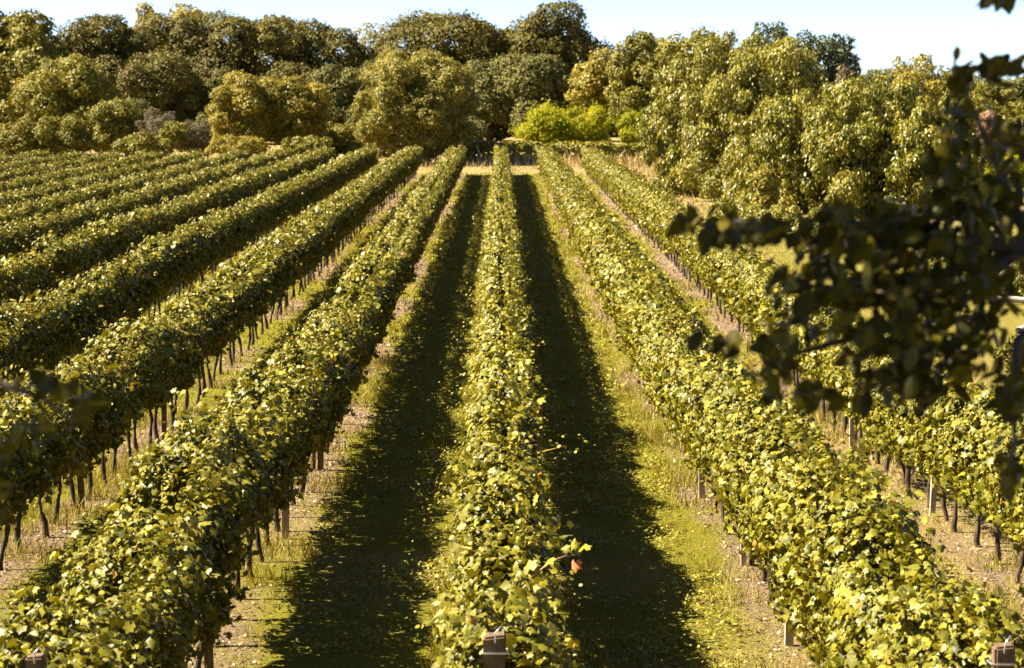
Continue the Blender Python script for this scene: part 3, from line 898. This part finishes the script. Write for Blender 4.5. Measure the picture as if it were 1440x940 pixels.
# shrubs along the left end of the rows
T('shrub', 'low shrub at the far left under the tall corner tree', 'shrub', 160, 52, 165, 225, 40, 'gold', .22, lobes=20, seed=60, group='shrubs along the head of the left rows')
T('shrub', 'dark rounded shrub behind the upright dark olive shrub', 'shrub', 164, 190, 140, 222, 44, 'oakgrey', .22, lobes=24, seed=61, group='shrubs along the head of the left rows')
T('shrub', 'olive shrub behind the faded mauve bush', 'shrub', 160, 292, 160, 220, 40, 'oakgrey', .22, lobes=22, seed=62, group='shrubs along the head of the left rows')
T('shrub', 'grey green shrub at the right foot of the big round tree', 'shrub', 165, 650, 165, 218, 38, 'oakgrey', .22, lobes=20, seed=63)
T('shrub', 'olive shrub hiding the ground under the two grey green trees', 'shrub', 170, 520, 160, 220, 45, 'oakgrey', .22, lobes=22, seed=64)
T('far_tree', 'distant olive tree behind the sparse yellow tree', 'tree', 240, 1260, 92, 190, 60, 'oakgrey', .34, lobes=26, seed=65)
T('far_tree', 'distant olive tree low behind the hanging leaves', 'tree', 240, 1350, 98, 190, 60, 'olive', .34, lobes=26, seed=66)
T('far_tree', 'distant grey green tree at the very right edge', 'tree', 240, 1440, 100, 190, 60, 'oakgrey', .34, lobes=26, seed=67)
T('far_tree', 'dark distant tree low behind the two autumn trees', 'tree', 232, 930, 80, 200, 60, 'oak', .34, lobes=28, seed=68)
T('far_tree', 'dark distant tree behind the first cherry tree', 'tree', 232, 1030, 70, 200, 60, 'oak', .34, lobes=28, seed=69)
T('shrub', 'yellowish shrub at the left edge, just above the last vine rows', 'shrub', 152, 25, 172, 222, 42, 'olive', .20, lobes=20, seed=18, group='shrubs along the head of the left rows')
T('shrub', 'olive shrub below the rounded olive tree', 'shrub', 152, 90, 160, 222, 44, 'olive', .20, lobes=20, seed=19, group='shrubs along the head of the left rows')
T('shrub', 'upright dark olive shrub left of the grey twiggy brush', 'shrub', 152, 158, 135, 222, 38, 'olive', .20, lobes=22, seed=20, group='shrubs along the head of the left rows')
T('bare_bush', 'greyish leafless twiggy bush between olive shrub and yellow bush', 'bush', 150, 222, 150, 218, 36, 'dry', .15, 'lance', lobes=22, seed=21, dens=.8, lobe_r=(.2, .34))
T('bare_bush', 'faded mauve brown bush beside the two-headed yellow bush', 'bush', 150, 272, 165, 216, 28, 'dry', .15, 'lance', lobes=16, seed=22, dens=1.0)
T('shrub', 'small green shrub in front of the grey twiggy bush', 'shrub', 148, 243, 170, 218, 26, 'olive', .18, lobes=14, seed=23, group='shrubs along the head of the left rows')
T('field_tree', 'left head of the two-headed yellow green bush behind the rows', 'tree', 146, 345, 104, 215, 56, 'gold', .18, lobes=36, seed=24, tvar=.22, even=True, lobe_r=(.20, .34), spread=.95, gap=.32)
T('field_tree', 'right head of the two-headed yellow green bush behind the rows', 'tree', 147, 412, 101, 214, 48, 'gold', .18, lobes=32, seed=25, tvar=.22, even=True, lobe_r=(.20, .34), spread=.95, gap=.32)
T('shrub', 'low rounded shrub between the two-headed bush and the big round tree', 'shrub', 150, 470, 173, 222, 42, 'olive', .20, lobes=22, seed=26, group='shrubs along the head of the left rows')
T('round_tree', 'big round yellow green tree standing alone at the head of the left rows', 'tree', 143, 586, 68, 228, 84, 'roundleaf', .17, lobes=70, seed=27, tvar=.25, lobe_r=(.17, .30), spread=1.0, even=True, gap=.34)
# right of the middle
T('bright_shrub', 'bright lime green shrub with spiky shoots behind the hedge', 'shrub', 151, 795, 152, 215, 72, 'bright', .22, 'lance', lobes=34, seed=28, droop=-.8, uplift=.2, fuzz=.5, tall=1.3, lobe_r=(.18, .28), spread=.84, gap=.22)
T('bright_shrub', 'smaller lime green shrub half behind the cherry trees', 'shrub', 153, 905, 158, 215, 38, 'bright', .22, 'lance', lobes=22, seed=29, droop=-.8, uplift=.2, fuzz=.5, tall=1.3, lobe_r=(.18, .28), spread=.84, gap=.22)
T('autumn_tree', 'golden yellow tree right of the dark oaks', 'tree', 190, 842, 72, 190, 42, 'gold', .32, lobes=28, seed=30)
T('autumn_tree', 'taller olive gold tree between golden tree and cherry trees', 'tree', 185, 905, 42, 200, 55, 'olive', .32, lobes=34, seed=31)
T('autumn_tree', 'yellow tree rising just behind the first cherry tree', 'tree', 165, 985, 42, 180, 55, 'olive', .30, lobes=30, seed=43)
T('dark_oak', 'blue green oak poking up above the cherry trees', 'tree', 160, 1085, 26, 150, 36, 'bluegreen', .28, lobes=20, seed=32, dens=1.4)
T('dark_oak', 'blue green oak with open crown, right of the other above the cherries', 'tree', 160, 1160, 36, 170, 56, 'bluegreen', .28, lobes=28, seed=33, dens=1.4)
T('brown_bush', 'brownish grey treetop beside the open blue green oak', 'tree', 158, 1193, 88, 175, 26, 'dry', .22, lobes=16, seed=34)
T('sparse_tree', 'sparse yellow tree against the sky, left of the dark hanging leaves', 'tree', 158, 1285, 72, 190, 58, 'gold', .26, lobes=26, seed=35, dens=.9, lobe_r=(.2, .32))
T('sparse_tree', 'pale olive tree at the right edge behind the hanging leaves', 'tree', 150, 1400, 130, 290, 75, 'olive', .26, lobes=30, seed=36)
T('bright_shrub', 'yellow green shrub seen through the hanging leaves at the right edge', 'shrub', 110, 1420, 215, 330, 55, 'bright', .2, lobes=22, seed=37)
T('dead_bush', 'pinkish dead bush between hanging leaves at the right edge', 'bush', 120, 1388, 150, 215, 14, 'pink', .16, 'lance', lobes=12, seed=38)
# the cherry trees beside the outermost row
ck = dict(leaf=.20, shape='lance', droop=1.1, tvar=.24, lobe_r=(.10, .19), spread=.90, fuzz=.4, tall=1.3, gap=.42)
cg = 'cherry trees beside the vineyard'
T('cherry_tree', 'cherry tree at the left end of the group, drooping down to the dry grass', 'tree', 101, 982, 88, 292, 70, 'cherry', lobes=100, seed=50, group=cg, **ck)
T('cherry_tree', 'tallest cherry tree, rounded top just below the blue green oaks', 'tree', 97, 1068, 52, 305, 96, 'cherry', lobes=150, seed=51, group=cg, **ck)
T('cherry_tree', 'cherry tree with a dark hollow and ivy clad trunk at its foot', 'tree', 88, 1120, 138, 330, 88, 'cherry', lobes=130, seed=52, group=cg, **ck)
T('cherry_tree', 'wide cherry tree right of the ivy clad trunk, above the hanging branch', 'tree', 86, 1225, 118, 345, 98, 'cherry', lobes=150, seed=53, group=cg, **ck)
T('cherry_tree', 'last cherry tree on the right, half covered by hanging leaves', 'tree', 84, 1318, 146, 350, 76, 'cherry', lobes=110, seed=54, group=cg, **ck)
T('shrub', 'bushy undergrowth shrub between outermost vine row and cherries, behind the branch', 'shrub', 62, 1250, 330, 450, 70, 'cherry', .15, 'lance', lobes=30, seed=55, lobe_r=(.2, .32))
T('shrub', 'leafy shrub at the right edge, above the bleached dead wood', 'shrub', 56, 1395, 320, 440, 80, 'cherry', .15, 'lance', lobes=30, seed=56, lobe_r=(.2, .32))
T('shrub', 'leafy undergrowth shrub spilling onto dry grass, in front of the leftmost cherry', 'shrub', 82, 1030, 272, 338, 40, 'cherry', .16, 'lance', lobes=18, seed=70, lobe_r=(.22, .34))
T('shrub', 'low undergrowth shrub left of the blurred branch tip, beside the outermost row', 'shrub', 76, 1085, 285, 352, 46, 'cherry', .16, 'lance', lobes=18, seed=71, lobe_r=(.22, .34))
T('shrub', 'undergrowth shrub under the wide cherry, above the dark hanging leaves', 'shrub', 72, 1160, 295, 380, 58, 'cherry', .16, 'lance', lobes=24, seed=72, lobe_r=(.22, .34))
T('shrub', 'low shrub squeezed between far end of the two-headed bush and the vine rows', 'shrub', 140, 430, 190, 222, 40, 'olive', .18, lobes=18, seed=73)
T('shrub', 'low yellowish shrub at the feet of the two-headed bush', 'shrub', 140, 330, 192, 222, 50, 'gold', .18, lobes=18, seed=74)
T('shrub', 'low green shrub between grey twiggy bush and vine rows', 'shrub', 140, 200, 190, 224, 46, 'olive', .18, lobes=18, seed=75)
T('shrub', 'sunlit bush behind the hanging leaves, just above the outermost right row', 'shrub', 47, 1300, 372, 460, 60, 'cherry', .13, 'lance', lobes=24, seed=76, lobe_r=(.2, .32))
T('shrub', 'sunlit bush at the right edge, behind the thick whitish log', 'shrub', 53, 1450, 355, 440, 70, 'cherry', .13, 'lance', lobes=24, seed=77, lobe_r=(.2, .32))
T('shrub', 'pale olive bush through the gaps of the branch, left of the bleached branches', 'shrub', 54, 1225, 385, 440, 50, 'olive', .13, lobes=20, seed=78, lobe_r=(.2, .32))
T('shrub', 'wide leafy bush filling the ground behind the dark branch, right of the outermost row', 'shrub', 60, 1330, 345, 430, 75, 'cherry', .14, 'lance', lobes=26, seed=80, lobe_r=(.2, .32))
T('shrub', 'small leafy bush right of the blurred branch tip, between row and undergrowth', 'shrub', 66, 1150, 345, 400, 40, 'olive', .14, lobes=18, seed=81, lobe_r=(.2, .32))
T('shrub', 'low bush at the right edge, in front of the thick whitish log', 'shrub', 37, 1450, 470, 560, 55, 'olive', .10, lobes=20, seed=79, lobe_r=(.2, .32))
# ivy column against the cherry trees
T('ivy_column', 'narrow bright ivy clad stump in the dark hollow of the cherries', 'ivy', 80, 1079, 236, 300, 9, 'gold', .13, lobes=16, seed=57, lobe_r=(.5, .8))


# ------------------------------------------------------------------ hedge across the head of the rows
def end_hedge():
    L = Leaves()
    xa, xb, yc = -3.0, 12.0, 146.0
    m = 15000
    x = rng.uniform(xa, xb, m)
    th = rng.uniform(-1.2, math.pi + 1.2, m)
    ca, sa = np.cos(th), np.sin(th)
    top = 1.42 + .5 * (fnoise(x, x * 0, 2.0, 5) - .5); hw = .62
    r = (1 - np.abs(rng.normal(0, .16, m))) * (.8 + .4 * vnoise(x, th, .5, 9))
    y = yc + hw * np.sign(ca) * np.abs(ca) ** .6 * r
    z = terrain(x, y) + .62 + (top - .62) * np.sign(sa) * np.abs(sa) ** .6 * r
    N = np.stack([rng.normal(0, .4, m), ca + rng.normal(0, .4, m), sa + rng.normal(.2, .4, m)], 1)
    L.add(np.stack([x, y, z], 1), N, rng.normal(0, .5, (m, 3)) + [0, 0, -.6], .2 * rng.uniform(.6, 1.4, m), 'rhomb', np.clip(rng.normal(.5, .2, m), 0, .95))
    root = empty('boundary_hedge', (4.5, yc, float(terrain(4.5, yc))), 'long low leafy hedge crossing behind the heads of the middle rows', 'hedge')
    org = np.array(root.location)
    obj('foliage', L.mesh('foliage', org), M['vine'], root)
    stems = []
    for k in range(24):
        X = xa + (xb - xa) * (k + .5) / 24
        stems.append(([(X - 4.5, 0, -.1), (X - 4.5 + rng.uniform(-.1, .1), .03, .5), (X - 4.5 + rng.uniform(-.2, .2), 0, 1.1)], [.04, .035, .02], 6))
    obj('stems', tubes_mesh('stems', stems), M['bark'], root)


end_hedge()


# bleached dead wood lying beyond the outermost row
def dead_branch(px, py, Y, ln, ang, tilt, label, seed):
    X, _, _z = at(px, py, Y)
    g0 = float(terrain(X, Y))
    g = np.random.default_rng(seed)
    d = np.array([math.cos(ang) * math.cos(tilt), math.sin(ang) * math.cos(tilt), math.sin(tilt)])
    pts = [d * ln * t + np.array([g.normal(0, .04), g.normal(0, .04), .12 + g.normal(0, .03)]) for t in np.linspace(0, 1, 6)]
    parts = [(pts, [.09, .08, .075, .06, .045, .02], 8)]
    for k in (2, 3, 4):
        e = pts[k] + np.array([g.normal(0, .3), g.normal(0, .2), g.uniform(.25, .7)])
        parts.append(([pts[k], (pts[k] + e) / 2 + g.normal(0, .04, 3), e], [.07, .05, .02], 6))
    tag(obj('dead_branch', tubes_mesh('dead_branch', parts), M['deadwood'], None, (X, Y, g0)), label, 'dead branch')


dead_branch(1330, 440, 48.5, 1.4, .2, .45, 'bleached grey dead branch standing askew beyond the outermost row', 1)
dead_branch(1400, 425, 50.0, 1.8, -.1, -.05, 'long pale dead branch lying flat at the right edge', 2)
dead_branch(1425, 490, 43.5, 1.6, .4, .2, 'thick whitish dead log lowest at the right edge, above dry twigs', 3)


# ------------------------------------------------------------------ the trees the viewer stands under, with unseen leaf masses added for shade
def near_tree(name, label, trunk_pts, trunk_r, limbs, shade_blobs, clusters, seed):
    """blobs: unseen leaf masses added overhead and behind to shade the sprays (centre, radius, leaves); clusters: hanging sprays seen in the photograph (px, py, rx, ry, Y, leaves)."""
    g = np.random.default_rng(seed)
    base = np.array(trunk_pts[0], float)
    root = empty(name, tuple(base), label, 'tree')
    parts = [(np.array(trunk_pts) - base, trunk_r, 10)]
    for pts, rr in limbs:
        parts.append((np.array(pts) - base, rr, 7))
    L = Leaves()
    for c, r, m in shade_blobs:  # out-of-view leaf masses, added to keep sun and sky off the sprays
        d = unit(g.normal(0, 1, (m, 3))) * (g.uniform(0, 1, m) ** .45)[:, None]
        P = np.array(c) + np.array(r) * d
        L.add(P, np.array([0, 0, 1.]) + g.normal(0, .5, (m, 3)), g.normal(0, .7, (m, 3)) + [0, 0, -.5], g.uniform(.07, .12, m), 'oval', g.uniform(0, 1, m))
    for px, py, rx, ry, Y, m in clusters:
        m = int(m * 3.0)
        u = g.normal(0, .5, m); v = g.normal(0, .5, m)
        P = []
        for i in range(m):
            yy = Y + g.normal(0, .22)
            P.append(at(px + rx * np.clip(u[i], -1.1, 1.1), py + ry * np.clip(v[i], -1.1, 1.1), yy))
        P = np.array(P)
        N = np.array([-.1, -.45, .45]) + g.normal(0, .55, (m, 3))
        Tp = np.array([-.35, 0, -.8]) + g.normal(0, .45, (m, 3))
        L.add(P, N, Tp, np.clip(g.normal(.050, .014, m), .028, .095), 'oval', g.uniform(0, 1, m))
        c0 = np.array(at(px, py, Y))
        for i in range(0, m, 7):                                     # fine twigs carrying the leaves
            parts.append(([c0 - base, (c0 + P[i]) / 2 + g.normal(0, .01, 3) - base, P[i] - base], [.005, .004, .002], 4))
    obj('crown', L.mesh('crown', base), M['shade'], root)  # hanging sprays together with the added shading masses
    obj('trunk', tubes_mesh('trunk', parts), M['tbark'], root)
    return root


CL = [(1300, 325, 130, 50, 5.6, 60), (1190, 330, 100, 45, 5.5, 42), (1075, 322, 60, 24, 5.4, 16), (1010, 318, 40, 18, 5.4, 7), (958, 318, 16, 12, 5.3, 3),
      (1400, 290, 60, 75, 5.7, 42), (1390, 400, 60, 70, 5.6, 40), (1290, 400, 100, 55, 5.5, 52), (1180, 405, 90, 50, 5.4, 36), (1110, 455, 40, 55, 5.3, 16),
      (1090, 515, 28, 45, 5.2, 12), (1150, 560, 26, 20, 5.2, 5), (1240, 480, 80, 55, 5.3, 34), (1330, 500, 80, 60, 5.4, 36), (1270, 540, 60, 35, 5.3, 14), (985, 485, 28, 10, 5.1, 3), (1030, 490, 18, 16, 5.1, 2),
      (1425, 560, 22, 60, 5.2, 12), (1425, 660, 20, 28, 4.9, 8), (1355, 120, 20, 40, 5.8, 10), (1345, 190, 22, 45, 5.8, 12), (1420, 98, 35, 18, 5.8, 8), (1335, 250, 30, 40, 5.7, 12),
      (1405, 190, 40, 40, 5.8, 12), (1410, 2, 26, 8, 5.6, 5), (1395, 92, 14, 12, 5.8, 3)]
pj = lambda px, py, Y: np.array(at(px, py, Y))
gz = float(terrain(3.3, 5.6))
near_tree('overhanging_tree', 'dark leafy tree whose blurred branch hangs in from the right edge',
          [(3.3, 5.6, gz - .1), (3.25, 5.6, gz + 1.3), (3.1, 5.5, gz + 2.8), (2.7, 5.5, gz + 4.2), (2.2, 5.4, gz + 5.5)], [.20, .17, .15, .11, .06],
          [([(3.12, 5.5, gz + 2.7), pj(1650, 330, 5.6), pj(1450, 345, 5.6), pj(1300, 340, 5.5), pj(1180, 345, 5.5), pj(1060, 325, 5.4), pj(962, 312, 5.3)], [.07, .045, .024, .018, .012, .008, .004]),
           ([pj(1450, 345, 5.6), pj(1330, 420, 5.5), pj(1220, 470, 5.4), pj(1110, 500, 5.3), pj(1088, 540, 5.2)], [.02, .014, .010, .007, .004]),
           ([pj(1600, 340, 5.6), pj(1430, 480, 5.3), pj(1425, 660, 4.9)], [.025, .012, .004]),
           ([pj(1450, 345, 5.6), pj(1400, 230, 5.8), pj(1350, 110, 5.8)], [.02, .010, .004]),
           ([pj(1600, 200, 5.8), pj(1480, 110, 5.8), pj(1400, 95, 5.8)], [.014, .008, .004]),
           ([(2.7, 5.5, gz + 4.2), (1.2, 5.4, gz + 4.6), (-.5, 5.3, gz + 5.1), (-1.4, 5.3, gz + 5.6)], [.08, .06, .04, .02])],
          [((-1.0, 5.4, 7.7), (1.7, 1.5, 1.1), 6500), ((.9, 5.5, 7.6), (1.6, 1.6, 1.4), 3600), ((2.6, 5.6, 7.3), (1.6, 1.6, 1.5), 1500), ((1.4, 2.6, 7.4), (2.0, 1.6, 1.0), 3000), ((3.6, 3.2, 5.6), (1.0, 1.8, 1.6), 2200)],  # added light blockers above the frame, darkening the right branch
          CL, 3)
gz2 = float(terrain(-3.3, 3.6))
near_tree('shading_tree', 'dark leafy tree with a few blurred leaves drooping in at the left edge',
          [(-3.3, 3.6, gz2 - .1), (-3.3, 3.7, gz2 + 1.4), (-3.1, 3.9, gz2 + 2.8), (-2.9, 4.1, gz2 + 4.2)], [.18, .15, .12, .06],
          [([(-3.2, 3.8, gz2 + 2.1), (-2.1, 4.3, 4.9), pj(-60, 520, 4.5), pj(60, 560, 4.4), pj(120, 600, 4.4)], [.05, .03, .012, .006, .003])],
          [((-3.2, 4.4, 7.0), (1.5, 1.5, 1.1), 3600), ((-2.3, 4.5, 6.9), (1.0, 1.3, .8), 1500), ((-1.6, 1.8, 7.3), (2.0, 1.8, .9), 3000), ((-1.2, -2.2, 5.6), (2.6, 1.0, 1.8), 4000), ((2.2, -2.4, 5.4), (2.0, 1.0, 1.9), 3000)],  # added light blockers, unseen above and behind the camera
          [(50, 545, 45, 30, 4.4, 4), (120, 570, 24, 30, 4.4, 3), (30, 610, 45, 40, 4.3, 4), (0, 690, 18, 50, 4.2, 2)], 4)
